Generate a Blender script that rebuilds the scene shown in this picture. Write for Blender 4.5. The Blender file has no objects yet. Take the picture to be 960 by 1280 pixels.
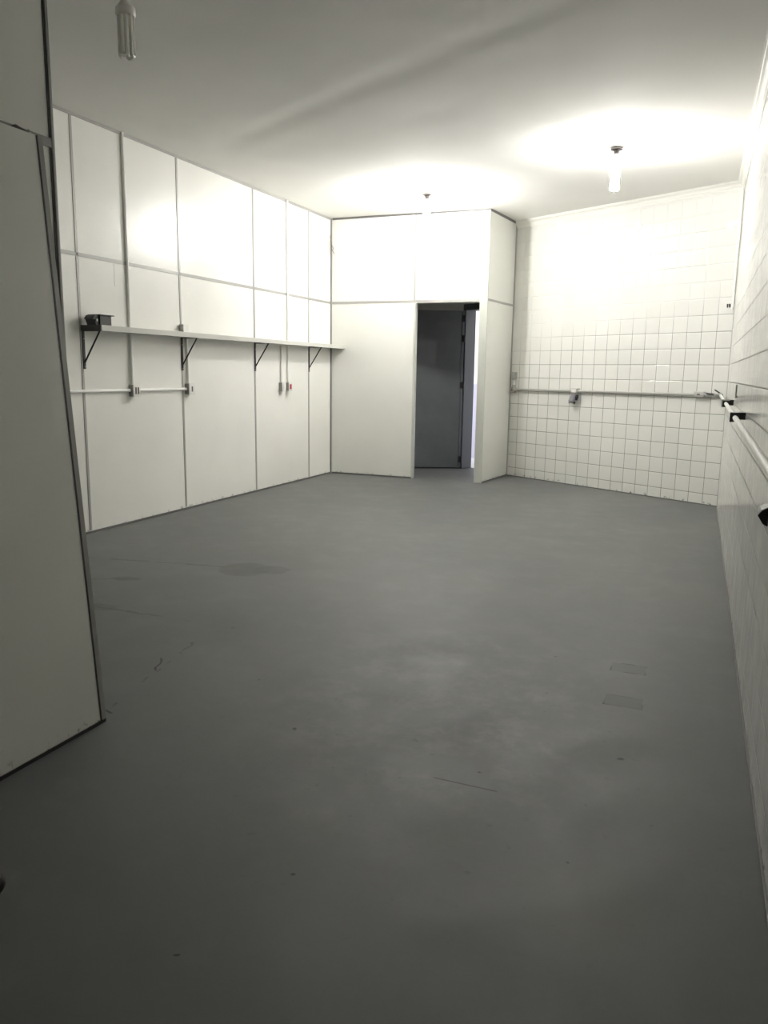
import bpy, bmesh, math, random
from mathutils import Vector, Matrix, noise
random.seed(4)
S = bpy.context.scene
C = S.collection

# ------------------------------------------------------------------ helpers
def V(*a): return Vector(a)

def link(name, bm, mat, parent=None, smooth=False, matrix=None):
    me = bpy.data.meshes.new(name)
    bmesh.ops.recalc_face_normals(bm, faces=bm.faces[:])
    bm.to_mesh(me); bm.free()
    if isinstance(mat, (list, tuple)):
        for m in mat: me.materials.append(m)
    else:
        me.materials.append(mat)
    if smooth:
        for p in me.polygons: p.use_smooth = True
        try: me.set_sharp_from_angle(angle=math.radians(40))
        except Exception: pass
    o = bpy.data.objects.new(name, me)
    C.objects.link(o)
    if matrix is not None: o.matrix_world = matrix
    if parent is not None:
        o.parent = parent
    return o

def empty(name, loc=(0, 0, 0), matrix=None):
    o = bpy.data.objects.new(name, None)
    o.empty_display_size = .1
    C.objects.link(o)
    if matrix is not None: o.matrix_world = matrix
    else: o.location = loc
    return o

def tag(o, label=None, cat=None, group=None, kind=None):
    if label: o['label'] = label
    if cat: o['category'] = cat
    if group: o['group'] = group
    if kind: o['kind'] = kind
    return o

def struct(o, label=None):
    o['kind'] = 'structure'
    if label: o['label'] = label
    return o

def hexa(bm, pts, mi=0):
    """8 corners: bottom ring of 4 then top ring of 4"""
    v = [bm.verts.new(p) for p in pts]
    for f in ((0, 1, 2, 3), (4, 5, 6, 7), (0, 1, 5, 4), (1, 2, 6, 5), (2, 3, 7, 6), (3, 0, 4, 7)):
        bm.faces.new([v[i] for i in f]).material_index = mi
    return v

def box(bm, x0, x1, y0, y1, z0, z1, bev=0, mi=0):
    v = hexa(bm, [(x0, y0, z0), (x1, y0, z0), (x1, y1, z0), (x0, y1, z0), (x0, y0, z1), (x1, y0, z1), (x1, y1, z1), (x0, y1, z1)], mi)
    if bev:
        es = list({e for q in v for e in q.link_edges})
        bmesh.ops.bevel(bm, geom=es, offset=bev, segments=2, affect='EDGES', profile=.6)

def tube(bm, pts, r, n=12, cap=True):
    pts = [Vector(p) for p in pts]
    rings = []
    up = None
    for i, p in enumerate(pts):
        if i == 0: d = pts[1] - p
        elif i == len(pts) - 1: d = p - pts[-2]
        else: d = (pts[i + 1] - p).normalized() + (p - pts[i - 1]).normalized()
        d.normalize()
        if up is None:
            up = d.orthogonal().normalized()
        up = (up - d * up.dot(d)).normalized()
        s = d.cross(up)
        rr = r[i] if isinstance(r, (list, tuple)) else r
        rings.append([bm.verts.new(p + (up * math.cos(a) + s * math.sin(a)) * rr) for a in [2 * math.pi * k / n for k in range(n)]])
    for a, b in zip(rings, rings[1:]):
        for k in range(n):
            bm.faces.new((a[k], a[(k + 1) % n], b[(k + 1) % n], b[k]))
    if cap:
        bm.faces.new(rings[0][::-1]); bm.faces.new(rings[-1])

def lathe(bm, prof, n=24, c=(0, 0, 0)):
    rings = []
    for r, z in prof:
        if r <= 1e-6: rings.append([bm.verts.new((c[0], c[1], c[2] + z))])
        else: rings.append([bm.verts.new((c[0] + r * math.cos(2 * math.pi * k / n), c[1] + r * math.sin(2 * math.pi * k / n), c[2] + z)) for k in range(n)])
    for a, b in zip(rings, rings[1:]):
        for k in range(n):
            k2 = (k + 1) % n
            if len(a) == 1 and len(b) == 1: continue
            if len(a) == 1: bm.faces.new((a[0], b[k], b[k2]))
            elif len(b) == 1: bm.faces.new((a[k], a[k2], b[0]))
            else: bm.faces.new((a[k], a[k2], b[k2], b[k]))

def prism(bm, poly, ext, mi=0):
    """poly: 3D points, ext: extrusion vector"""
    a = [bm.verts.new(p) for p in poly]
    b = [bm.verts.new(Vector(p) + Vector(ext)) for p in poly]
    n = len(a)
    bm.faces.new(a).material_index = mi; bm.faces.new(b[::-1]).material_index = mi
    for i in range(n):
        bm.faces.new((a[i], b[i], b[(i + 1) % n], a[(i + 1) % n])).material_index = mi

def B(): return bmesh.new()

# ------------------------------------------------------------------ materials
def mat(name, col, rough=.5, metal=0., spec=.5, emit=None, es=0., coat=0.):
    m = bpy.data.materials.new(name); m.use_nodes = True
    nt = m.node_tree; b = nt.nodes['Principled BSDF']
    b.inputs['Base Color'].default_value = (*col, 1)
    b.inputs['Roughness'].default_value = rough
    b.inputs['Metallic'].default_value = metal
    b.inputs['Specular IOR Level'].default_value = spec
    b.inputs['Coat Weight'].default_value = coat
    if emit:
        b.inputs['Emission Color'].default_value = (*emit, 1)
        b.inputs['Emission Strength'].default_value = es
    return m

class N:
    """tiny node-expression helper"""
    def __init__(s, m):
        s.nt = m.node_tree; s.b = s.nt.nodes['Principled BSDF']
    def new(s, t, **kw):
        n = s.nt.nodes.new(t)
        for k, v in kw.items(): setattr(n, k, v)
        return n
    def put(s, inp, v):
        if isinstance(v, bpy.types.NodeSocket): s.nt.links.new(v, inp)
        elif v is not None: inp.default_value = v
    def m(s, op, a, b=None, c=None, clamp=False):
        n = s.new('ShaderNodeMath', operation=op, use_clamp=clamp)
        s.put(n.inputs[0], a)
        if b is not None: s.put(n.inputs[1], b)
        if c is not None: s.put(n.inputs[2], c)
        return n.outputs[0]
    def obj(s):
        return s.new('ShaderNodeTexCoord').outputs['Object']
    def xyz(s, v):
        n = s.new('ShaderNodeSeparateXYZ'); s.put(n.inputs[0], v); return n.outputs
    def comb(s, x, y, z):
        n = s.new('ShaderNodeCombineXYZ')
        for i, q in enumerate((x, y, z)): s.put(n.inputs[i], q)
        return n.outputs[0]
    def noise(s, v, scale, detail=3, rough=.5, dist=0):
        n = s.new('ShaderNodeTexNoise'); s.put(n.inputs['Vector'], v)
        n.inputs['Scale'].default_value = scale; n.inputs['Detail'].default_value = detail
        n.inputs['Roughness'].default_value = rough; n.inputs['Distortion'].default_value = dist
        return n.outputs['Fac']
    def step(s, v, a, b, lo=0., hi=1.):
        n = s.new('ShaderNodeMapRange', interpolation_type='SMOOTHSTEP')
        s.put(n.inputs[0], v); s.put(n.inputs[1], a); s.put(n.inputs[2], b); s.put(n.inputs[3], lo); s.put(n.inputs[4], hi)
        return n.outputs[0]
    def mix(s, f, a, b, bt='MIX'):
        n = s.new('ShaderNodeMix', data_type='RGBA', blend_type=bt)
        s.put(n.inputs[0], f); s.put(n.inputs[6], (*a, 1) if isinstance(a, tuple) else a); s.put(n.inputs[7], (*b, 1) if isinstance(b, tuple) else b)
        return n.outputs[2]
    def scale(s, v, sc):
        n = s.new('ShaderNodeMapping'); s.put(n.inputs['Vector'], v); n.inputs['Scale'].default_value = sc
        return n.outputs[0]
    def bump(s, h, dist, strength=1.):
        n = s.new('ShaderNodeBump'); n.inputs['Distance'].default_value = dist; n.inputs['Strength'].default_value = strength
        s.put(n.inputs['Height'], h); s.put(s.b.inputs['Normal'], n.outputs[0])
    def color(s, c): s.put(s.b.inputs['Base Color'], c)
    def rough(s, r): s.put(s.b.inputs['Roughness'], r)

def melamine(name, col, rough=.27, dirt=True):
    m = mat(name, col, rough, spec=.5); n = N(m)
    p = n.obj(); x, y, z = n.xyz(p)
    big = n.noise(p, 1.1, 3, .55)
    c = n.mix(n.step(big, .2, .8), tuple(q * .97 for q in col), tuple(min(1, q * 1.03) for q in col))
    if dirt:
        d = n.noise(p, 24, 4, .7)
        low = n.step(z, .0, .05, 1., 0.)
        f = n.m('MULTIPLY', n.step(d, .57, .63), low)
        c = n.mix(f, c, (.07, .07, .065))
        # scuffs a little above the floor
        sc = n.m('MULTIPLY', n.step(n.noise(n.scale(p, (3, 3, 14)), 2.2, 5, .75), .62, .74), n.step(z, .02, .12, .35, 0.))
        c = n.mix(sc, c, (.25, .25, .24))
    n.color(c)
    n.bump(n.noise(p, .9, 0, .4), .002, .2)
    return m

M_panel = melamine('cream_laminate_panel', (.86, .855, .81), .28)
M_panel_grey = melamine('pale_grey_laminate_panel', (.79, .79, .745), .32)
M_prof = mat('grey_aluminium_profile', (.40, .395, .375), .4, .1)
M_prof_dark = mat('dark_joint_profile', (.16, .155, .15), .45, .2)
M_post = mat('pale_painted_steel_post', (.60, .61, .56), .3, .2)
M_pvc = mat('white_pvc', (.93, .93, .90), .25)
M_pvc_grey = mat('grey_pvc', (.42, .42, .40), .4)
M_black = mat('black_plastic', (.018, .018, .02), .35)
M_blacksteel = mat('black_painted_steel', (.02, .018, .018), .4)
M_galv = mat('galvanised_steel', (.52, .52, .50), .35, .5)
M_porc = mat('white_porcelain', (.85, .84, .8), .25)
M_socketdark = mat('dark_lamp_ring', (.12, .1, .1), .4)
M_red = mat('red_socket', (.45, .01, .02), .35)
M_copper = mat('copper_wire', (.25, .2, .15), .5)
M_rubber = mat('black_rubber', (.012, .012, .012), .5)
M_wheel = mat('grey_wheel_hub', (.22, .22, .22), .4, .3)
M_plaster = mat('white_plaster', (.86, .85, .80), .55)
M_crown = mat('white_painted_moulding', (.84, .83, .78), .45)
M_lens = mat('pale_purple_grey_plug', (.28, .27, .30), .35)

LAMP = 155.
M_lit = mat('lit_fluorescent_tube', (.9, .9, .9), .3, emit=(1., .983, .95), es=LAMP)
M_lit_dim = mat('lit_fluorescent_tube_weaker', (.9, .9, .9), .3, emit=(1., .983, .95), es=LAMP * .64)
M_unlit = mat('unlit_fluorescent_tube', (.86, .85, .80), .12, coat=.6)
M_unlit.node_tree.nodes['Principled BSDF'].inputs['Transmission Weight'].default_value = .0

# tiles ---------------------------------------------------------------
def tile_mat(name, z_light, z_slope, tile=.15, zoff=.105, gw=.0030):
    m = mat(name, (.80, .79, .73), .12, spec=.5); n = N(m)
    p = n.obj(); x, y, z = n.xyz(p)
    u = n.m('DIVIDE', n.m('ADD', x, 6.0), tile); v = n.m('DIVIDE', n.m('ADD', n.m('SUBTRACT', z, zoff), 3.0), tile)
    fu = n.m('FRACT', u); fv = n.m('FRACT', v)
    du = n.m('MULTIPLY', n.m('MINIMUM', fu, n.m('SUBTRACT', 1., fu)), tile)
    dv = n.m('MULTIPLY', n.m('MINIMUM', fv, n.m('SUBTRACT', 1., fv)), tile)
    d = n.m('MINIMUM', du, dv)
    wn = n.new('ShaderNodeTexWhiteNoise', noise_dimensions='3D')
    n.put(wn.inputs['Vector'], n.comb(n.m('FLOOR', u), n.m('FLOOR', v), 1.))
    r1, r2, r3 = n.xyz(wn.outputs['Color'])
    grout = n.step(d, gw * .5, gw, 1., 0.)
    # grout turns pale above an uneven height that slopes along the wall
    nz = n.noise(p, 1.3, 3, .6)
    lim = n.m('ADD', z, n.m('ADD', n.m('MULTIPLY', n.m('SUBTRACT', nz, .5), .55), n.m('MULTIPLY', x, z_slope)))
    painted = n.step(lim, z_light - .22, z_light + .22)
    stain = n.noise(p, 9, 4, .6)
    gd = n.mix(n.step(stain, .3, .75), (.12, .115, .10), (.25, .24, .21))
    gcol = n.mix(painted, gd, (.73, .72, .675))
    tint = n.mix(r1, (.77, .77, .73), (.81, .805, .765))
    tint = n.mix(n.m('MULTIPLY', n.step(n.noise(p, .9, 3, .6), .35, .75), .5), tint, (.75, .755, .71))
    c = n.mix(grout, tint, gcol)
    # chips by the floor
    chip = n.m('MULTIPLY', n.step(n.noise(p, 24, 4, .7), .57, .62), n.step(z, .0, .05, 1., 0.))
    c = n.mix(chip, c, (.08, .08, .07))
    n.color(c)
    n.rough(n.m('ADD', n.m('MULTIPLY', grout, .4), n.step(n.noise(p, 5, 3, .6), .3, .8, .13, .19)))
    edge = n.step(d, .0008, .007)
    tilt = n.m('ADD', n.m('MULTIPLY', n.m('SUBTRACT', r2, .5), n.m('SUBTRACT', fu, .5)), n.m('MULTIPLY', n.m('SUBTRACT', r3, .5), n.m('SUBTRACT', fv, .5)))
    h = n.m('ADD', n.m('MULTIPLY', edge, .0016), n.m('MULTIPLY', tilt, .0022))
    h = n.m('ADD', h, n.m('MULTIPLY', n.noise(p, 7, 2, .5), .0012))
    n.bump(h, 1., 1.)
    return m

M_tile_back = tile_mat('white_square_tiles_back', 1.88, .17)
M_tile_right = tile_mat('white_square_tiles_right', 2.45, .02, gw=.0042)

# floor ---------------------------------------------------------------
def floor_mat():
    m = mat('grey_painted_concrete', (.3, .3, .3), .6, spec=.6); n = N(m)
    p = n.obj()
    wn = n.new('ShaderNodeTexNoise'); n.put(wn.inputs['Vector'], p); wn.inputs['Scale'].default_value = 14; wn.inputs['Detail'].default_value = 3
    vs = n.new('ShaderNodeVectorMath', operation='SUBTRACT'); n.put(vs.inputs[0], wn.outputs['Color']); vs.inputs[1].default_value = (.5, .5, .5)
    vm = n.new('ShaderNodeVectorMath', operation='MULTIPLY_ADD'); n.put(vm.inputs[0], vs.outputs[0]); vm.inputs[1].default_value = (.06, .06, 0); n.put(vm.inputs[2], p)
    X, Y, Z = n.xyz(vm.outputs[0]); X0, Y0, Z0 = n.xyz(p)
    def rot(cx, cy, ang, X, Y):
        dx = n.m('SUBTRACT', X, cx); dy = n.m('SUBTRACT', Y, cy); c, s_ = math.cos(ang), math.sin(ang)
        a = n.m('ADD', n.m('MULTIPLY', dx, c), n.m('MULTIPLY', dy, s_)); b = n.m('SUBTRACT', n.m('MULTIPLY', dy, c), n.m('MULTIPLY', dx, s_))
        return a, b
    def ell(cx, cy, rx, ry, ang=0, soft=.25):
        a, b = rot(cx, cy, ang, X, Y)
        a = n.m('DIVIDE', a, rx); b = n.m('DIVIDE', b, ry)
        r = n.m('SQRT', n.m('ADD', n.m('MULTIPLY', a, a), n.m('MULTIPLY', b, b)))
        return n.step(r, 1 - soft, 1 + soft * .4, 1., 0.)
    def line(x0, y0, x1, y1, w, wob=True, dash=None):
        L = math.hypot(x1 - x0, y1 - y0); an = math.atan2(y1 - y0, x1 - x0)
        a, b = rot((x0 + x1) / 2, (y0 + y1) / 2, an, X if wob else X0, Y if wob else Y0)
        f = n.m('MULTIPLY', n.step(n.m('ABSOLUTE', b), w * .4, w, 1., 0.), n.step(n.m('ABSOLUTE', a), L / 2 - .01, L / 2 + .01, 1., 0.))
        if dash: f = n.m('MULTIPLY', f, n.step(n.noise(p, dash, 2, .5), .47, .53))
        return f
    def rect(cx, cy, hx, hy, ang):
        a, b = rot(cx, cy, ang, X0, Y0)
        a = n.m('ABSOLUTE', a); b = n.m('ABSOLUTE', b)
        e = n.m('MAXIMUM', n.m('SUBTRACT', a, hx), n.m('SUBTRACT', b, hy))
        fill = n.step(e, -.002, .002, 1., 0.)
        out = n.m('MULTIPLY', n.step(n.m('ABSOLUTE', e), .002, .005, 1., 0.), n.step(n.noise(p, 9, 2), .44, .56))
        return fill, out
    c1 = n.noise(p, .9, 4, .6); c2 = n.noise(p, 4.5, 5, .65); c3 = n.noise(n.scale(p, (1, 3, 1)), 11, 4, .7)
    c = n.mix(n.step(c1, .3, .7), (.116, .120, .123), (.138, .141, .140))
    c = n.mix(n.m('MULTIPLY', n.step(c2, .48, .72), .6), c, (.162, .165, .162))
    c = n.mix(n.m('MULTIPLY', n.step(c3, .55, .8), .30), c, (.105, .108, .106))
    # worn patch in the middle of the room
    worn = n.m('MULTIPLY', ell(3.35, -5.9, .75, 1.0, .2, .8), n.step(n.noise(p, 6, 5, .7), .42, .7))
    c = n.mix(n.m('MULTIPLY', worn, .7), c, (.20, .198, .185))
    yel = n.m('MULTIPLY', ell(3.98, -6.75, .16, .2, 0, .8), .4)
    c = n.mix(yel, c, (.19, .187, .145))
    speck = n.m('MULTIPLY', n.step(n.noise(p, 28, 3, .6), .66, .71), ell(3.4, -6.0, 1.1, 1.2, .2, .9))
    c = n.mix(n.m('MULTIPLY', speck, .5), c, (.05, .05, .048))
    fine = n.noise(p, 60, 2, .6)
    c = n.mix(n.m('MULTIPLY', n.step(fine, .5, .9), .25), c, (.105, .107, .107))
    def dark(f, k, col=(.05, .052, .05)):
        nonlocal c
        c = n.mix(n.m('MULTIPLY', f, k), c, col)
    dark(ell(1.60, -4.42, .17, .17, .3, .15), .55)
    dark(ell(1.75, -4.36, .12, .11, .3, .2), .45)
    dark(ell(1.10, -4.90, .10, .05, .2, .4), .5)
    dark(ell(1.36, -5.40, .10, .06, .1, .4), .45)
    dark(line(.50, -4.59, 1.45, -4.42, .016, dash=5), .6)
    dark(line(.80, -5.05, 1.12, -4.90, .012), .6)
    dark(line(1.33, -5.40, 2.15, -5.40, .014, dash=4), .55)
    dark(line(2.255, -6.40, 2.10, -5.60, .006, dash=11), .55, (.02, .02, .02))
    dark(line(2.16, -5.985, 2.105, -5.86, .007), .95, (.02, .02, .02))
    dark(line(2.24, -6.36, 2.285, -6.375, .008, False), 1., (.03, .03, .03))
    dark(line(3.47, -6.338, 3.665, -6.340, .005, False), 1., (.04, .04, .04))
    dark(line(3.30, -6.31, 3.50, -6.34, .005, False, dash=20), .6, (.06, .06, .06))
    for (x, y, r) in ((3.975, -5.985, .014), (3.305, -6.914, .008), (3.209, -7.251, .006), (3.588, -6.244, .006), (2.93, -6.22, .009), (2.60, -5.9, .006), (3.9, -6.6, .005), (2.104, -5.655, .008), (3.62, -5.15, .006)):
        dark(ell(x, y, r * 1.1, r * .7, .2, .5), .9, (.025, .025, .025))
    for (x, y) in ((3.921, -5.160), (3.937, -5.518)):
        f, o = rect(x, y, .068, .050, .02)
        dark(f, .75, (.088, .09, .087)); dark(o, 1., (.025, .025, .025))
    n.color(c)
    n.rough(n.step(c2, .3, .8, .52, .64))
    n.bump(n.m('ADD', n.m('MULTIPLY', c2, .5), n.m('MULTIPLY', fine, .12)), .004, .35)
    return m
M_floor = floor_mat()

def ceil_mat():
    m = mat('white_painted_ceiling', (.80, .79, .75), .85, spec=.2); n = N(m)
    p = n.obj()
    c = n.mix(n.step(n.noise(p, .8, 3, .6), .3, .7), (.82, .815, .78), (.86, .85, .815))
    n.color(c); n.bump(n.noise(n.scale(p, (1, 2.4, 1)), 1.6, 3, .5), .012, .25)
    return m
M_ceil = ceil_mat()

def grey_door_mat():
    m = mat('dark_grey_enamel', (.115, .125, .13), .30, spec=.5); n = N(m)
    p = n.obj(); x, y, z = n.xyz(p)
    c = n.mix(n.step(n.noise(p, 2, 3, .6), .3, .7), (.12, .13, .134), (.145, .155, .158))
    ch = n.step(n.noise(p, 45, 3, .7), .68, .72)
    n.color(n.mix(ch, c, (.05, .05, .05)))
    n.bump(n.noise(p, 3, 2, .5), .004, .3)
    return m
M_door = grey_door_mat()
M_frame = mat('grey_enamel_frame', (.085, .09, .093), .45)

def outside_mat():
    m = mat('two_tone_outside_paint', (.8, .8, .8), .7); n = N(m)
    x, y, z = n.xyz(n.obj())
    n.color(n.mix(n.step(z, 1.045, 1.055), (.56, .55, .66), (.86, .80, .79)))
    return m
M_out = outside_mat()
M_outfloor = mat('outside_concrete', (.55, .55, .55), .8)

# ------------------------------------------------------------------ room frame (metres)
B0 = V(4.2724, -.5101, 0); B1 = V(1.9454, .8276, 0)      # ends of the tiled back wall
bd = (B1 - B0).normalized(); bn = V(-bd.y, bd.x, 0)       # along it, and inward normal
R1 = V(4.3711, -7.0, 0)
rd = (R1 - B0).normalized(); rn = V(rd.y, -rd.x, 0)       # along the right wall, inward normal
def Hc(x, y): return 2.9038 - .0043 * x + .0017 * y
def BW(s, o, z): return B0 + bd * s + bn * o + V(0, 0, z)
def RW(s, o, z): return B0 + rd * s + rn * o + V(0, 0, z)
def frame(origin, xdir):
    yd = V(-xdir.y, xdir.x, 0)
    return Matrix(((xdir.x, yd.x, 0, origin.x), (xdir.y, yd.y, 0, origin.y), (0, 0, 1, 0), (0, 0, 0, 1)))
MB = frame(B0, bd)          # local y = inward
MR = frame(B0, rd)          # local y = outward
TOP = 2.95
YN = -9.8                   # near wall

# floor
bm = B()
v = hexa(bm, [(-.15, YN - .15, -.1), (4.7, YN - .15, -.1), (4.45, -.45, -.1), (-.15, 2.25, -.1), (-.15, YN - .15, 0), (4.7, YN - .15, 0), (4.45, -.45, 0), (-.15, 2.25, 0)])
struct(link('floor', bm, M_floor), 'grey painted concrete floor with dark stains and scratches')

# ceiling: a gently uneven sheet with a shallow groove crossing it
bm = B()
gx0, gx1, gy0, gy1 = -.1, 4.6, YN - .1, 2.2
nx, ny = 95, 190
ga, gb = V(.35, -2.86, 0), V(3.36, -4.43, 0)
gdir = (gb - ga).normalized(); gn = V(-gdir.y, gdir.x, 0)
def lift(x, y):
    q = V(x, y, 0) - ga
    d = q.dot(gn); t = q.dot(gdir)
    fade = max(0, min(1, (t + .1) / .5)) * max(0, min(1, (4.6 - t) / .8))
    g = .0075 * math.exp(-(d / .085) ** 2) * fade
    g2 = .0028 * math.exp(-((d - .62) / .05) ** 2) * max(0, min(1, (t - .9) / .4)) * max(0, min(1, (2.6 - t) / .5))
    w = .004 * noise.noise(V(x * .9, y * 1.6, 3.1)) + .0015 * noise.noise(V(x * 2.2, y * 4, 7.7))
    return g + g2 + w
grid = [[bm.verts.new((gx0 + (gx1 - gx0) * i / nx, gy0 + (gy1 - gy0) * j / ny, 0)) for j in range(ny + 1)] for i in range(nx + 1)]
for r in grid:
    for q in r: q.co.z = Hc(q.co.x, q.co.y) + lift(q.co.x, q.co.y)
for i in range(nx):
    for j in range(ny): bm.faces.new((grid[i][j], grid[i + 1][j], grid[i + 1][j + 1], grid[i][j + 1]))
# thickness
top = [bm.verts.new((x, y, 3.06)) for x, y in ((gx0, gy0), (gx1, gy0), (gx1, gy1), (gx0, gy1))]
bm.faces.new(top)
def rim(vs, a, b): bm.faces.new(vs + [b, a])
rim([grid[i][0] for i in range(nx + 1)], top[0], top[1])
rim([grid[nx][j] for j in range(ny + 1)], top[1], top[2])
rim([grid[i][ny] for i in range(nx, -1, -1)], top[2], top[3])
rim([grid[0][j] for j in range(ny, -1, -1)], top[3], top[0])
struct(link('ceiling', bm, M_ceil, smooth=True), 'white uneven ceiling with a shallow diagonal groove')

# left wall -----------------------------------------------------------
bm = B(); box(bm, -.1, 0, YN - .1, 2.2, 0, TOP)
wl = struct(link('wall_left', bm, M_panel), 'long cream panelled partition wall behind the shelf')
JY = [-.5502, -1.6725, -2.8292, -3.9817, -5.13, -6.28, -7.43, -8.58]
W = .011
for y in JY:
    bm = B(); box(bm, 0, .004, y - W, y + W, .02, 2.9, .0012)
    link('joint_strip', bm, M_prof, wl)
bm = B(); box(bm, 0, .004, YN, 0, 1.962, 1.987, .0012); link('rail', bm, M_prof, wl)
bm = B(); hexa(bm, [(0, YN, 2.872), (.006, YN, 2.872), (.006, 0, 2.88), (0, 0, 2.88), (0, YN, TOP), (.006, YN, TOP), (.006, 0, TOP), (0, 0, TOP)]); link('top_rail', bm, mat('grey_top_rail', (.40, .39, .37), .45), wl)
bm = B(); box(bm, 0, .014, -.014, 0, 0, 2.9, .002); link('corner_profile', bm, mat('grey_corner_profile', (.24, .23, .225), .45), wl)
bm = B(); box(bm, 0, .008, YN, 0, 0, .016, .002)
struct(link('baseboard_left', bm, M_prof_dark))

# front and side of the boxed-in doorway -------------------------------
XJ, XC = 1.0288, 1.862
def c2(x, y): return Vector((x, y, 0))
SX0, SY0, SX1, SY1 = XC, .0, 1.9454, .8276
bm = B()
box(bm, 0, XJ, 0, .035, 0, TOP)                       # panel left of the opening
box(bm, XJ, 1.78, 0, .035, 1.985, TOP)                # over the opening
wf = struct(link('wall_vestibule_front', bm, M_panel_grey), 'pale grey panel wall around the far doorway')
bm = B(); box(bm, XJ - .013, XJ + .013, -.004, 0, 1.985, 2.9, .0012); link('joint_strip', bm, M_prof, wf)
bm = B(); box(bm, 0.02, 1.78, -.006, 0, 1.960, 1.986, .0015); link('rail', bm, M_prof, wf)
bm = B(); box(bm, 0.02, XC, -.006, 0, 2.882, TOP, .001); link('top_rail', bm, M_prof_dark, wf)
bm = B(); box(bm, XJ - .004, XJ + .022, -.006, .045, 0, 1.962, .002); link('door_jamb', bm, M_post, wf)
bm = B(); box(bm, XJ + .02, 1.78, -.002, .040, 1.952, 1.984, .002); link('door_head', bm, M_post, wf)
bm = B(); box(bm, 1.775, XC, -.014, .05, 0, 2.885, .004)
post = link('corner_post', bm, M_post, wf); post['label'] = 'wide pale steel corner post'
for z in (1.30, 1.52):
    bm = B(); tube(bm, [(1.835, -.014, z), (1.835, -.019, z)], .006, 10); link('screw', bm, M_galv, post)
bm = B(); box(bm, 0.02, XJ, -.010, 0, 0, .018, .002)
struct(link('baseboard_vestibule_front', bm, M_prof_dark))
sd = (c2(SX1, SY1) - c2(SX0, SY0)); L = sd.length; sd.normalize()
MS = frame(c2(SX0, SY0), sd)      # local -y faces the room
bm = B(); box(bm, .0, L + .03, 0, .035, 0, TOP)
ws = struct(link('wall_vestibule_side', bm, M_panel_grey, matrix=MS), 'pale grey panel return wall beside the tiled wall')
def child_local(name, bm, m, par):
    o = link(name, bm, m); o.parent = par; return o
bm = B(); box(bm, .0, L, -.005, 0, 1.962, 1.986, .0012); child_local('rail', bm, M_prof, ws)
bm = B(); box(bm, .0, L, -.007, 0, 2.872, TOP, .001); child_local('top_rail', bm, M_prof_dark, ws)
bm = B(); box(bm, L - .026, L - .004, -.008, 0, 0, 2.88, .001); child_local('edge_profile', bm, M_prof, ws)
bm = B(); box(bm, .0, L, -.008, 0, 0, .016, .001)
struct(link('baseboard_vestibule_side', bm, M_prof_dark, matrix=MS))

# tiled back wall with its door opening ---------------------------------
D0, D1, DH = 2.72, 3.49, 2.0
bm = B()
box(bm, -.20, D0, -.14, 0, 0, TOP); box(bm, D0, D1, -.14, 0, DH, TOP); box(bm, D1, 5.12, -.14, 0, 0, TOP)
wb = struct(link('wall_back', bm, M_tile_back, matrix=MB), 'white square tiled back wall')
# right wall
bm = B(); box(bm, 0, 9.5, 0, .14, 0, TOP)
wr = struct(link('wall_right', bm, M_tile_right, matrix=MR), 'white tiled side wall seen at a grazing angle')
# near wall, unseen; coloured dark to cut bounce light on the near floor
bm = B(); box(bm, -.1, 4.6, YN - .14, YN, 0, TOP)
struct(link('wall_near', bm, mat('dark_bounce_absorber', (.10, .10, .10), .8)))

# floor line under the tiles
bm = B(); box(bm, 0, 2.67, 0, .006, 0, .010, .001)
struct(link('baseboard_back', bm, M_prof_dark, matrix=MB))
bm = B(); box(bm, 0, 9.3, -.006, 0, 0, .008, .001)
struct(link('baseboard_right', bm, M_prof_dark, matrix=MR))

# crown mouldings: cove profile
def crown(name, fr, x0, x1, sgn, z):
    prof = [(0, -.062), (.008, -.062), (.010, -.052), (.018, -.048), (.024, -.034), (.036, -.022), (.050, -.016), (.054, -.008), (.062, -.006), (.062, .02), (0, .02)]
    bm = B()
    prism(bm, [(x0, sgn * a, z + b) for a, b in prof], (x1 - x0, 0, 0))
    return struct(link(name, bm, M_crown, matrix=fr))
crown('trim_1', MB, 0.0, 2.675, 1, 2.888)
crown('trim_2', MR, 0.0, 9.3, -1, 2.878)

# marks on the tiled wall
def on_back(name, bm, m): 
    o = link(name, bm, m); o.parent = wb; return o
def blob(s, z, rs, rz, seed, th=.004):
    bm = B(); pts = []
    for k in range(18):
        a = 2 * math.pi * k / 18; r = 1 + .16 * math.sin(3 * a + seed) + .1 * math.sin(5 * a + seed * 2)
        pts.append((s + rs * r * math.cos(a), 0, z + rz * r * math.sin(a)))
    prism(bm, pts, (0, th, 0)); return bm
on_back('plaster_patch', blob(.092, 2.530, .034, .042, 1.), M_plaster)
on_back('plaster_patch', blob(.030, 2.545, .030, .038, 2.2), M_plaster)
on_back('plaster_patch', blob(1.057, 2.650, .030, .042, 3.), M_plaster)
for s in (.045, .066):
    bm = B(); tube(bm, [(s, 0, 1.815), (s - .004, .012, 1.845)], .006, 8)
    on_back('wall_plug', bm, M_blacksteel)

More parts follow.
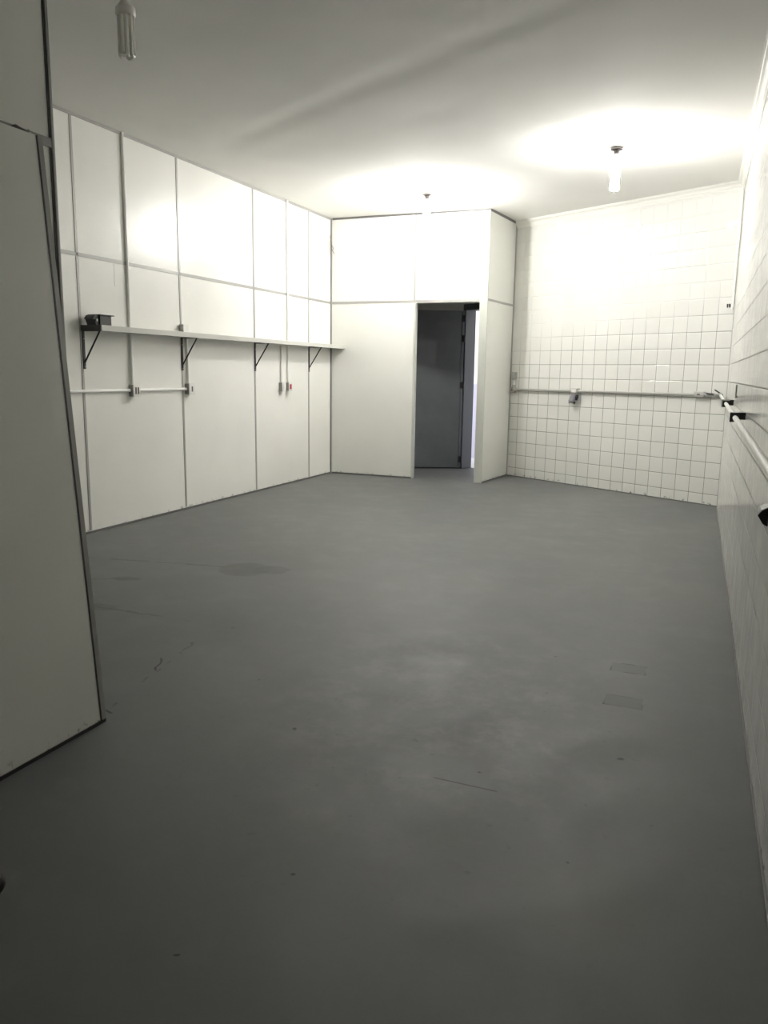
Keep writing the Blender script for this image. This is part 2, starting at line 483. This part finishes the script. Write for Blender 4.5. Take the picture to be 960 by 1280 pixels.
# door frame, leaf --------------------------------------------------------
bm = B()
box(bm, D1 - .035, D1 + .01, -.15, .018, 0, DH + .01, .003)
box(bm, D0 - .01, D0 + .035, -.15, .018, 0, DH + .01, .003)
fr = struct(link('trim_3', bm, M_frame, matrix=MB), 'grey steel door frame')
bm = B(); box(bm, D0 - .01, D1 + .012, -.15, .022, DH - .04, DH + .035, .003); child_local('frame_head', bm, M_frame, fr)
hp = BW(D1 - .02, .03, 0)
ld = V(-.925, -.379, 0).normalized()
ML = frame(hp, ld)      # local y: +y = rot90 of ld = toward the camera side
bm = B()
box(bm, .0, .76, -.018, .018, .015, 1.955, .003)
dr = struct(link('door_1', bm, M_door, matrix=ML), 'dark grey steel door leaf standing wide open')
bm = B(); box(bm, .02, .035, .018, .022, .03, 1.94, .001); child_local('edge_strip', bm, M_frame, dr)
for z in (.12, 1.05, 1.62, 1.86):
    bm = B(); tube(bm, [(-.004, .026, z - .04), (-.004, .026, z + .04)], .009, 10); box(bm, 0, .035, .018, .022, z - .04, z + .04)
    child_local('hinge', bm, M_blacksteel, dr)

# outside the back door
bm = B(); box(bm, 1.2, 6.5, -3.0, -.14, -.1, 0)
struct(link('floor_outside', bm, M_outfloor, matrix=MB))
bm = B(); box(bm, 1.2, 6.5, -1.15, -1.0, 0, 2.6)
struct(link('wall_outside', bm, M_out, matrix=MB), 'sunlit outside wall, white above and pale violet below')

# near partition with its loose panel -------------------------------------
PX = 1.94
M_trim = mat('dull_grey_aluminium', (.30, .295, .275), .4, .1)
bm = B(); box(bm, PX - .035, PX, YN, -6.155, 0, TOP)
wp = struct(link('wall_partition', bm, M_panel_grey), 'near panelled partition at the left edge')
bm = B(); box(bm, PX, PX + .005, YN, -6.156, 1.955, 1.987, .0012); link('rail', bm, M_trim, wp)
bm = B(); box(bm, PX - .040, PX + .006, -6.156, -6.143, 0, 2.89, .002); pe = link('end_profile', bm, M_trim, wp)
bm = B(); box(bm, PX, PX + .003, -6.164, -6.156, 0, 2.89); link('edge_gap', bm, M_blacksteel, wp)

lp = empty('loose_wall_panel', (2.29, -7.03, 0))
tag(lp, 'loose pale grey wall panel leaning out from the near partition to the floor', 'panel')
tx, bx = 1.985, 2.312; zt = 1.965
def q(x, y, z): return V(x, y, z) - lp.location
def slanted(y0t, y0b, y1t, y1b, th, off=0, z0=0.0, z1=zt):
    """slab following the lean; y0/y1 at its top and bottom"""
    nrm = V(zt, 0, bx - tx).normalized()
    def P(f, yt, yb, d):
        x = bx + (tx - bx) * f; y = yb + (yt - yb) * f
        return q(x, y, zt * f) + nrm * (off + d)
    f0, f1 = z0 / zt, z1 / zt
    pts = []
    for f in (f0, f1):
        pts += [P(f, y0t, y0b, -th), P(f, y1t, y1b, -th), P(f, y1t, y1b, 0), P(f, y0t, y0b, 0)]
    return pts
bm = B(); hexa(bm, slanted(-7.49, -7.68, -6.264, -6.454, .034, z0=.012)); link('panel', bm, M_panel_grey, lp)
bm = B(); hexa(bm, slanted(-6.262, -6.452, -6.242, -6.432, .038, .002, z0=.012))
o = link('edge_profile', bm, M_trim, lp)
bm = B(); hexa(bm, slanted(-6.268, -6.458, -6.262, -6.452, .006, .002, z0=.012)); link('edge_gap', bm, M_blacksteel, lp)
bm = B(); hexa(bm, slanted(-7.49, -7.68, -6.242, -6.432, .034, z0=0.0, z1=.014)); link('bottom_profile', bm, M_blacksteel, lp)
bm = B()   # torn end of the rail over the panel's corner
prism(bm, [(0, 0, 0), (0, -.06, .012), (0, -.095, -.006), (0, -.05, -.028), (0, -.012, -.022)], (.012, 0, 0))
for v_ in bm.verts: v_.co += V(PX + .004, -6.262, 1.975)
o = link('torn_rail_end', bm, M_blacksteel, wp)
bm = B(); tube(bm, [(PX + .01, -6.262, 1.985), (PX + .03, -6.28, 1.972), (PX + .028, -6.25, 1.958)], .003, 6); link('bent_wire', bm, M_galv, wp)

# ------------------------------------------------------------------ shelf
sh = empty('wall_shelf', (0, -2, 1.456))
tag(sh, 'long grey wall shelf on black brackets along the cream panelled wall', 'shelf')
def rel(bm, o):
    for v_ in bm.verts: v_.co -= o.location
    return bm
bm = B(); box(bm, .001, .178, -3.972, -.004, 1.462, 1.490, .002); link('board', rel(bm, sh), mat('grey_laminate_board', (.50, .50, .47), .4), sh)
bm = B(); box(bm, .173, .183, -3.972, -.004, 1.454, 1.494, .002); link('front_edging', rel(bm, sh), mat('pale_edging', (.60, .60, .56), .35), sh)
bm = B(); box(bm, .001, .183, -3.984, -3.972, 1.454, 1.494, .001); o = link('shaded_board_end', rel(bm, sh), mat('board_end_shade', (.03, .03, .03), .4), sh); o['label'] = 'dark raw board end with its shade painted in'  # raw board end facing away from the lamps, its shade painted near black
for y in JY[:4]:
    yy = y if y > -3.9 else -3.965
    br = B()
    box(br, .004, .010, yy - .010, yy + .010, 1.19, 1.462, .001)
    box(br, .004, .172, yy - .009, yy + .009, 1.452, 1.461, .001)
    tube(br, [(.010, yy, 1.235), (.158, yy, 1.455)], .006, 8)
    b_ = link('bracket', rel(br, sh), M_blacksteel, sh)
    for z in (1.205, 1.40):
        s_ = B(); tube(s_, [(.010, yy, z), (.013, yy, z)], .004, 8); link('screw', rel(s_, sh), M_galv, b_)

# black case on the shelf
dv = empty('black_plastic_case', (.09, -3.90, 1.494))
tag(dv, 'small open black plastic case sitting on the left end of the shelf', 'case')
def sq(bm):
    for v_ in bm.verts: v_.co = V(v_.co.x, v_.co.y * .66 - .012, v_.co.z * .80)
bm = B()      # tray-like body: rim, recessed side, back
box(bm, -.035, .060, -.060, .115, .002, .010, .001)
box(bm, -.035, -.027, -.060, .115, .010, .088, .001)
box(bm, .052, .060, -.060, .115, .010, .080, .001)
box(bm, -.035, .060, .107, .115, .010, .088, .001)
box(bm, -.035, .060, -.060, -.052, .010, .088, .001)
sq(bm); link('body', bm, M_black, dv)
bm = B(); box(bm, -.045, .070, -.068, .150, .084, .092, .002); sq(bm); link('lid', bm, mat('worn_black_plastic', (.035, .035, .038), .4), dv)
bm = B(); prism(bm, [(-.03, -.062, .0), (-.03, -.100, .0), (-.03, -.128, .048), (-.03, -.145, .050), (-.03, -.140, .058), (-.03, -.112, .084), (-.03, -.062, .088)], (.08, 0, 0))
sq(bm); link('spout', bm, M_black, dv)
bm = B(); tube(bm, [(.055, -.100, .04), (.062, -.100, .04)], .012, 14); sq(bm); link('knob', bm, M_pvc_grey, dv)

# ------------------------------------------------------------------ conduits and outlets on the left wall
def conduit(pts, r, label, name='conduit', m=M_pvc, group=None, clamps=()):
    o = empty(name, pts[0]); tag(o, label, 'conduit', group)
    bm = B(); tube(bm, pts, r, 14); link('pipe', rel(bm, o), m, o, smooth=True)
    for a, b, c_ in clamps:
        bm = B(); tube(bm, [a, b], c_, 14); link('collar', rel(bm, o), m, o, smooth=True)
    return o
zc = 1.033
conduit([(.012, -3.478, 1.495), (.012, -3.478, 2.895)], .0115, 'tall white conduit rising from the shelf to the ceiling, nearest the partition', clamps=[((.012, -3.478, 2.3), (.012, -3.478, 2.33), .0125)])
conduit([(.016, -3.478, 1.08), (.016, -3.478, 1.452)], .0125, 'short white conduit from under the shelf down to the outlet nearest the partition')
conduit([(.016, -9.0, zc), (.016, -3.512, zc)], .0125, 'white horizontal conduit running left from the nearest outlet behind the partition')
conduit([(.016, -3.428, zc), (.016, -2.803, zc)], .0125, 'white horizontal conduit joining the two outlets under the left half of the shelf')
conduit([(.016, -2.772, 1.08), (.016, -2.772, 1.452)], .0125, 'short white conduit beside the second bracket, down to the second outlet')
conduit([(.014, -1.178, 1.075), (.014, -1.178, 1.452)], .011, 'left of the two short white conduits hanging below the right half of the shelf')
conduit([(.014, -1.040, 1.075), (.014, -1.040, 1.452)], .011, 'right of the two short white conduits below the shelf, over the red socket')
conduit([(.014, -1.035, 1.495), (.014, -1.035, 2.895)], .011, 'tall thin white conduit from shelf to ceiling in the right half of the panelled wall')

def outlet(y, z, label, kind='two', w=.075, h=.09, d=.045):
    o = empty('wall_outlet', (0, y, z)); tag(o, label, 'outlet', None)
    bm = B(); box(bm, .0, d, -w / 2, w / 2, -h / 2, h / 2, .004); link('outlet_box', bm, M_pvc_grey, o, smooth=True)
    bm = B(); box(bm, d, d + .006, -w / 2 - .003, w / 2 + .003, -h / 2 - .003, h / 2 + .003, .002)
    fp = link('faceplate', bm, M_porc, o, smooth=True)
    if kind == 'red':
        bm = B(); box(bm, d + .006, d + .010, -.018, .018, -.026, .026, .003); s_ = link('socket', bm, M_red, o); s_['label'] = 'red socket insert'
    elif kind == 'two':
        for dy in (-.014, .014):
            bm = B(); box(bm, d + .006, d + .008, dy - .008, dy + .008, -.026, .026, .001); link('socket', bm, M_socketdark, o)
    elif kind == 'one':
        bm = B(); box(bm, d + .006, d + .008, -.009, .009, -.022, .022, .001); link('socket', bm, M_socketdark, o)
    elif kind == 'switch':
        bm = B(); box(bm, d + .006, d + .011, -.010, .010, -.020, .020, .002); link('rocker', bm, M_porc, o)
    return o
outlet(-3.470, 1.030, 'white double wall outlet on a grey box, nearest the partition')
outlet(-2.765, 1.033, 'white single wall outlet on a grey box below the second shelf bracket', 'one')
outlet(-1.178, 1.033, 'white switch on a grey box, left neighbour of the red socket', 'switch', .065, .085, .04)
outlet(-1.042, 1.033, 'wall outlet with a red socket under the right half of the shelf', 'red', .065, .085, .04)
bm = B(); box(bm, 0, .04, -.035, .035, -.035, .035, .004)
jb = link('junction_box', bm, M_pvc_grey, smooth=True); jb.location = (.006, -2.825, 1.53)
tag(jb, 'small grey junction box on the wall just above the shelf', 'box')
bm = B(); box(bm, .040, .044, -.035, .035, -.035, .035, .001); cvr = link('cover', bm, M_porc, jb)

bm = B(); box(bm, 0, .0015, -.006, .006, -.08, .08)
ws_ = link('white_strip', bm, M_pvc); ws_.location = (0, -3.606, 1.877)
tag(ws_, 'thin white vertical strip stuck on the cream panel above the black case', 'strip')

# loose wires in the corner
lw = empty('loose_wires', (.02, -.01, 2.72)); tag(lw, 'bundle of loose thin wires dangling in the upper corner of the panelled walls', 'wires')
for pts, m in (([(.008, -.030, 2.72), (.010, -.055, 2.68), (.006, -.06, 2.60), (.008, -.055, 2.52), (.012, -.05, 2.50)], M_pvc_grey),
               ([(.012, -.028, 2.72), (.020, -.03, 2.66), (.026, -.028, 2.60), (.045, -.02, 2.57), (.040, -.018, 2.555)], M_copper),
               ([(.014, -.028, 2.70), (.018, -.03, 2.62), (.024, -.026, 2.56), (.055, -.02, 2.51)], M_blacksteel)):
    bm = B(); tube(bm, pts, .003, 6); link('wire', rel(bm, lw), m, lw, smooth=True)

# ------------------------------------------------------------------ conduit on the tiled walls
def zb(s): return 1.031 - .004 * s
OB = .030
steel = M_galv
def conduit_w(fn, s0, s1, z0, z1, off, r, label, m, name='conduit'):
    a, b = fn(s0, off, z0), fn(s1, off, z1)
    return conduit([a, b], r, label, name, m)
conduit_w(BW, .30, 1.665, zb(.3), zb(1.66), OB, .0125, 'grey conduit on the tiled back wall, right of the hanging plug', M_pvc_grey)
conduit_w(BW, 1.745, 2.555, zb(1.74), zb(2.55), OB, .0125, 'grey conduit on the tiled back wall, left of the hanging plug', M_pvc_grey)

def on_wall(name, fn_frame, s, z, label, cat):
    o = bpy.data.objects.new(name, None); C.objects.link(o); o.matrix_world = fn_frame @ Matrix.Translation((s, 0, z))
    tag(o, label, cat); return o
# left end: elbow and a small switch box above it
o = on_wall('conduit_elbow', MB, 2.60, zb(2.6), 'round grey conduit elbow at the left end of the back wall', 'fitting')
bm = B(); tube(bm, [(-.048, .03, 0), (-.02, .03, 0), (-.004, .03, .010), (.0, .03, .05)], [.018, .02, .022, .018], 14); link('elbow', bm, M_pvc_grey, o, smooth=True)
bm = B(); tube(bm, [(.018, .0, -.006), (.018, .045, -.006)], .034, 18); link('round_box', bm, mat('reddish_grey_pvc', (.42, .36, .36), .4), o, smooth=True)
bm = B(); tube(bm, [(.018, .045, -.006), (.018, .048, -.006)], .012, 12); link('knockout', bm, M_socketdark, o, smooth=True)
bm = B(); tube(bm, [(.0, .03, .05), (.0, .03, .098)], .010, 12); link('pipe', bm, M_pvc, o, smooth=True)
o = on_wall('switch_box', MB, 2.602, 1.175, 'small upright grey switch box above the conduit elbow', 'switch')
bm = B(); box(bm, -.022, .022, 0, .045, -.045, .045, .004); link('box_body', bm, M_pvc_grey, o, smooth=True)
bm = B(); box(bm, -.012, .012, .045, .049, -.028, .028, .002); link('rocker', bm, M_galv, o)
# outlet with a plug hanging from it
o = on_wall('conduit_outlet', MB, 1.705, zb(1.7), 'grey conduit outlet box in the middle of the back wall conduit', 'outlet')
bm = B(); box(bm, -.040, .042, 0, .055, -.022, .030, .004); link('outlet_box', bm, M_galv, o, smooth=True)
bm = B(); box(bm, -.030, .030, .055, .060, -.014, .022, .002); link('faceplate', bm, M_porc, o)
o = on_wall('power_plug', MB, 1.712, zb(1.7) - .052, 'pale grey and black plug hanging under the back wall conduit outlet', 'plug')
bm = B(); tube(bm, [(0, .048, .020), (0, .05, -.01), (.008, .062, -.055), (.010, .066, -.078)], [.024, .030, .036, .024], 8); link('plug_body', bm, M_lens, o)
bm = B(); tube(bm, [(-.044, .040, .012), (-.046, .045, -.01), (-.042, .048, -.045)], [.016, .018, .012], 10); link('black_cap', bm, M_black, o, smooth=True)
for pa, pb in (((.042, .05, -.045), (.034, .060, -.075)), ((-.028, .05, -.06), (-.018, .060, -.082))):
    bm = B(); tube(bm, [pa, pb], [.012, .014], 8); link('grip', bm, M_black, o)
# box at the right end of the back wall
o = on_wall('switch_box', MB, .235, zb(.2) + .003, 'horizontal grey conduit box near the right end of the back wall', 'switch')
bm = B(); box(bm, -.040, .062, 0, .050, -.024, .028, .004); link('box_body', bm, M_galv, o, smooth=True)
bm = B(); box(bm, .0, .028, .050, .054, -.006, .008, .001); link('rocker', bm, M_socketdark, o)
bm = B(); tube(bm, [(-.04, .03, .002), (-.075, .03, 0), (-.078, .03, 0), (-.215, .03, -.002)], [.020, .018, .012, .012], 14); link('pipe', bm, M_pvc_grey, o, smooth=True)
bm = B(); tube(bm, [(-.06, .046, .012), (-.13, .046, .008)], .006, 8); link('screw', bm, M_blacksteel, o)

# right wall conduit (comes towards the viewer)
def zr(s): return 1.031 - .0125 * s
OR = .052
o = conduit([RW(-.02 + .05, OR, 1.031), RW(1.62, OR, zr(1.62))], .0125, 'white conduit on the side wall between the far corner and the first black bracket', m=M_pvc)
o = conduit([RW(1.74, OR, zr(1.74)), RW(3.28, OR, zr(3.28))], .0125, 'white conduit on the side wall between the two black brackets', m=M_pvc)
o = conduit([RW(3.40, OR, zr(3.4)), RW(9.0, OR, zr(9.0))], .0130, 'white conduit on the side wall running from the near black bracket towards the viewer', m=M_pvc)
o = on_wall('conduit_elbow', MR, .012, 1.031, 'dark grey conduit elbow in the corner of the tiled walls', 'fitting')
bm = B(); tube(bm, [(.055, -.052, 0), (.01, -.052, .004), (-.0, -.052, .0)], [.018, .020, .016], 12); tube(bm, [(.02, -.052, .004), (.03, -.10, .002)], .016, 12); link('elbow', bm, M_pvc_grey, o, smooth=True)
bm = B(); tube(bm, [(.01, -.055, .018), (.0, -.105, .050)], .006, 8); link('lever', bm, M_black, o)
for s, lab, k in ((1.68, 'black square open conduit bracket on the side wall, the one nearer the corner', 1.), (3.34, 'black square open conduit bracket on the side wall, the one nearer the viewer', .95)):
    o = on_wall('conduit_bracket', MR, s, zr(s), lab, 'bracket')
    w_ = .026 * k; t_ = .008
    bm = B()
    box(bm, -.03, .03, -.052 - w_, -.052 - w_ + t_, -w_, w_, .001)
    box(bm, -.03, .03, -.052 + w_ - t_, -.002, -w_ + .014, w_, .001)
    box(bm, -.03, .03, -.052 - w_, -.0, w_ - t_, w_, .001)
    link('channel', bm, M_blacksteel, o)
    bm = B(); box(bm, .010, .014, -.052 - w_ + t_, -.052 + w_ - t_, -w_, w_ - t_, .001); link('face', bm, M_black, o)
    if k == 1.:
        bm = B(); box(bm, .030, .034, -.052 - w_ - .003, -.052 + w_, w_ - .006, w_ + .003, .001)
        box(bm, .030, .034, -.052 - w_ - .003, -.052 - w_ + .004, -w_, w_ - .006, .001); link('pale_rim', bm, M_galv, o)
o = on_wall('wall_pin', MR, 2.24, 1.062, 'thin dark upright pin on the side wall between the two black brackets', 'pin')
bm = B(); tube(bm, [(0, -.012, 0), (0, -.012, .085)], .0055, 8); link('rod', bm, M_pvc_grey, o)
bm = B(); tube(bm, [(0, 0, .01), (0, -.012, .01)], .004, 8); link('foot', bm, M_pvc_grey, o)

# white pipe in the corner of the tiled walls
conduit([RW(.014, .014, 1.82), RW(.014, .014, 2.83)], .0095, 'white conduit running down the upper corner between the two tiled walls', m=M_pvc,
        clamps=[(RW(.014, .014, 1.80), RW(.014, .014, 1.84), .014)])

# black faceted fitting on the side wall
o = empty('wall_hook_plate', (4.352, -5.60, .758)); tag(o, 'black faceted plastic fitting with a pale rim low on the tiled side wall', 'fitting')
poly = [(-.033, .002), (-.022, .018), (.004, .034), (.004, -.036), (-.016, -.026)]
bm = B(); prism(bm, [(a, .05, b) for a, b in poly], (0, -.10, 0)); link('body', bm, M_black, o)
bm = B(); prism(bm, [(-.0350, -.050, .002), (-.0228, -.050, .0200), (.004, -.050, .0368), (.004, -.050, .0342), (-.0215, -.050, .0180), (-.033, -.050, .002)], (0, -.006, 0)); r_ = link('rim', bm, M_pvc, o); r_['label'] = 'pale rim'

# black caster at the left edge
o = empty('caster_wheel', (2.696, -7.27, 0)); tag(o, 'small black rubber wheel on the floor at the left picture edge', 'wheel')
bm = B(); n_ = 24
prof = [(.014, -.012), (.026, -.012), (.030, -.007), (.030, .007), (.026, .012), (.014, .012)]
bm = B(); lathe(bm, prof + [prof[0]], 28)
rotm = Matrix.Rotation(math.radians(90), 4, 'X')
def tr(bm, m):
    for v_ in bm.verts: v_.co = m @ v_.co
    return bm
wm = Matrix.Translation((0.018, 0.01, .030)) @ Matrix.Rotation(math.radians(22), 4, 'Z') @ rotm
link('tyre', tr(bm, wm), M_rubber, o, smooth=True)
bm = B(); lathe(bm, [(0, -.010), (.014, -.010), (.014, .010), (0, .010)], 20); link('hub', tr(bm, wm), M_wheel, o, smooth=True)

# ------------------------------------------------------------------ lamps
def lamp(x, y, lit, label, drop=0., sc=1., turn=.4, Lt=.175, glow=None):
    o = empty('ceiling_lamp', (x, y, Hc(x, y) + .001)); tag(o, label, 'lamp')
    bm = B(); lathe(bm, [(0, .004), (.064, .004), (.064, -.010), (.052, -.024), (.030, -.030), (0, -.030)], 32); link('rosette', bm, M_porc, o, smooth=True)
    z = -.030
    if drop:
        bm = B(); tube(bm, [(0, 0, z), (0, 0, z - drop)], .008, 10); link('stem', bm, M_pvc, o, smooth=True); z -= drop
    bm = B(); lathe(bm, [(0, z), (.024, z), (.046, z - .006), (.046, z - .012), (.022, z - .018), (.020, z - .045), (0, z - .045)], 24); link('lamp_holder', bm, M_socketdark if lit else M_pvc_grey, o, smooth=True)
    z -= .045
    bm = B(); lathe(bm, [(0, z + .004), (.020, z + .004), (.022, z - .012), (.030, z - .026), (.036 * sc, z - .040), (.037 * sc, z - .066), (.033 * sc, z - .074), (0, z - .074)], 28)
    link('bulb_base', bm, M_porc, o, smooth=True)
    z -= .072
    rr = .0068 * sc; R = .026 * sc
    for k in range(4):
        a = turn + k * math.pi / 2
        c_ = V(math.cos(a), math.sin(a), 0); t_ = V(-math.sin(a), math.cos(a), 0)
        ctr = c_ * R * .88; hw = R * .42
        pts = [ctr + t_ * hw + V(0, 0, z), ctr + t_ * hw + V(0, 0, z - Lt + hw)]
        for j in range(1, 6):
            b_ = math.pi * j / 6
            pts.append(ctr + t_ * hw * math.cos(b_) + V(0, 0, z - Lt + hw - hw * math.sin(b_)))
        pts += [ctr - t_ * hw + V(0, 0, z - Lt + hw), ctr - t_ * hw + V(0, 0, z)]
        bm = B(); tube(bm, pts, rr, 8 if lit else 14); link('glass_tube', bm, (glow or M_lit) if lit else M_unlit, o, smooth=True)
    return o
lamp(1.494, -.97, True, 'lit compact fluorescent ceiling lamp in front of the boxed doorway')
lamp(3.352, -2.021, True, 'lit compact fluorescent ceiling lamp nearer the tiled back wall, right of the other lit one', glow=M_lit_dim)
lamp(1.605, -5.325, False, 'unlit compact fluorescent ceiling lamp with clear grey tubes at the top left', 0., 1.2, .2, .166)

# ------------------------------------------------------------------ daylight behind the door
w = bpy.data.worlds.new('daylight'); S.world = w; w.use_nodes = True
w.node_tree.nodes['Background'].inputs[0].default_value = (.90, .93, 1.0, 1)
w.node_tree.nodes['Background'].inputs[1].default_value = 1.1

# ------------------------------------------------------------------ camera
cam = bpy.data.cameras.new('camera'); co = bpy.data.objects.new('camera', cam); C.objects.link(co); S.camera = co
cx, cy, cz, yaw, pitch, roll, f = 4.154, -8.4315, 1.1983, -.3888, -.1756, .0143, 986.1
fw = V(math.sin(yaw) * math.cos(pitch), math.cos(yaw) * math.cos(pitch), math.sin(pitch))
r0 = V(math.cos(yaw), -math.sin(yaw), 0); u0 = r0.cross(fw)
rx = r0 * math.cos(roll) + u0 * math.sin(roll); ux = -r0 * math.sin(roll) + u0 * math.cos(roll)
co.matrix_world = Matrix(((rx.x, ux.x, -fw.x, cx), (rx.y, ux.y, -fw.y, cy), (rx.z, ux.z, -fw.z, cz), (0, 0, 0, 1)))
cam.sensor_fit = 'VERTICAL'; cam.sensor_height = 36; cam.lens = f * 36 / 1280; cam.clip_start = .02; cam.clip_end = 60

S.view_settings.view_transform = 'Standard'; S.view_settings.look = 'None'
S.view_settings.gamma = 1; S.view_settings.use_curve_mapping = False
S.view_settings.exposure = 2.1
S.cycles.max_bounces = 10; S.cycles.diffuse_bounces = 8; S.cycles.glossy_bounces = 4
S.cycles.use_denoising = True
S.cycles.sample_clamp_indirect = 8
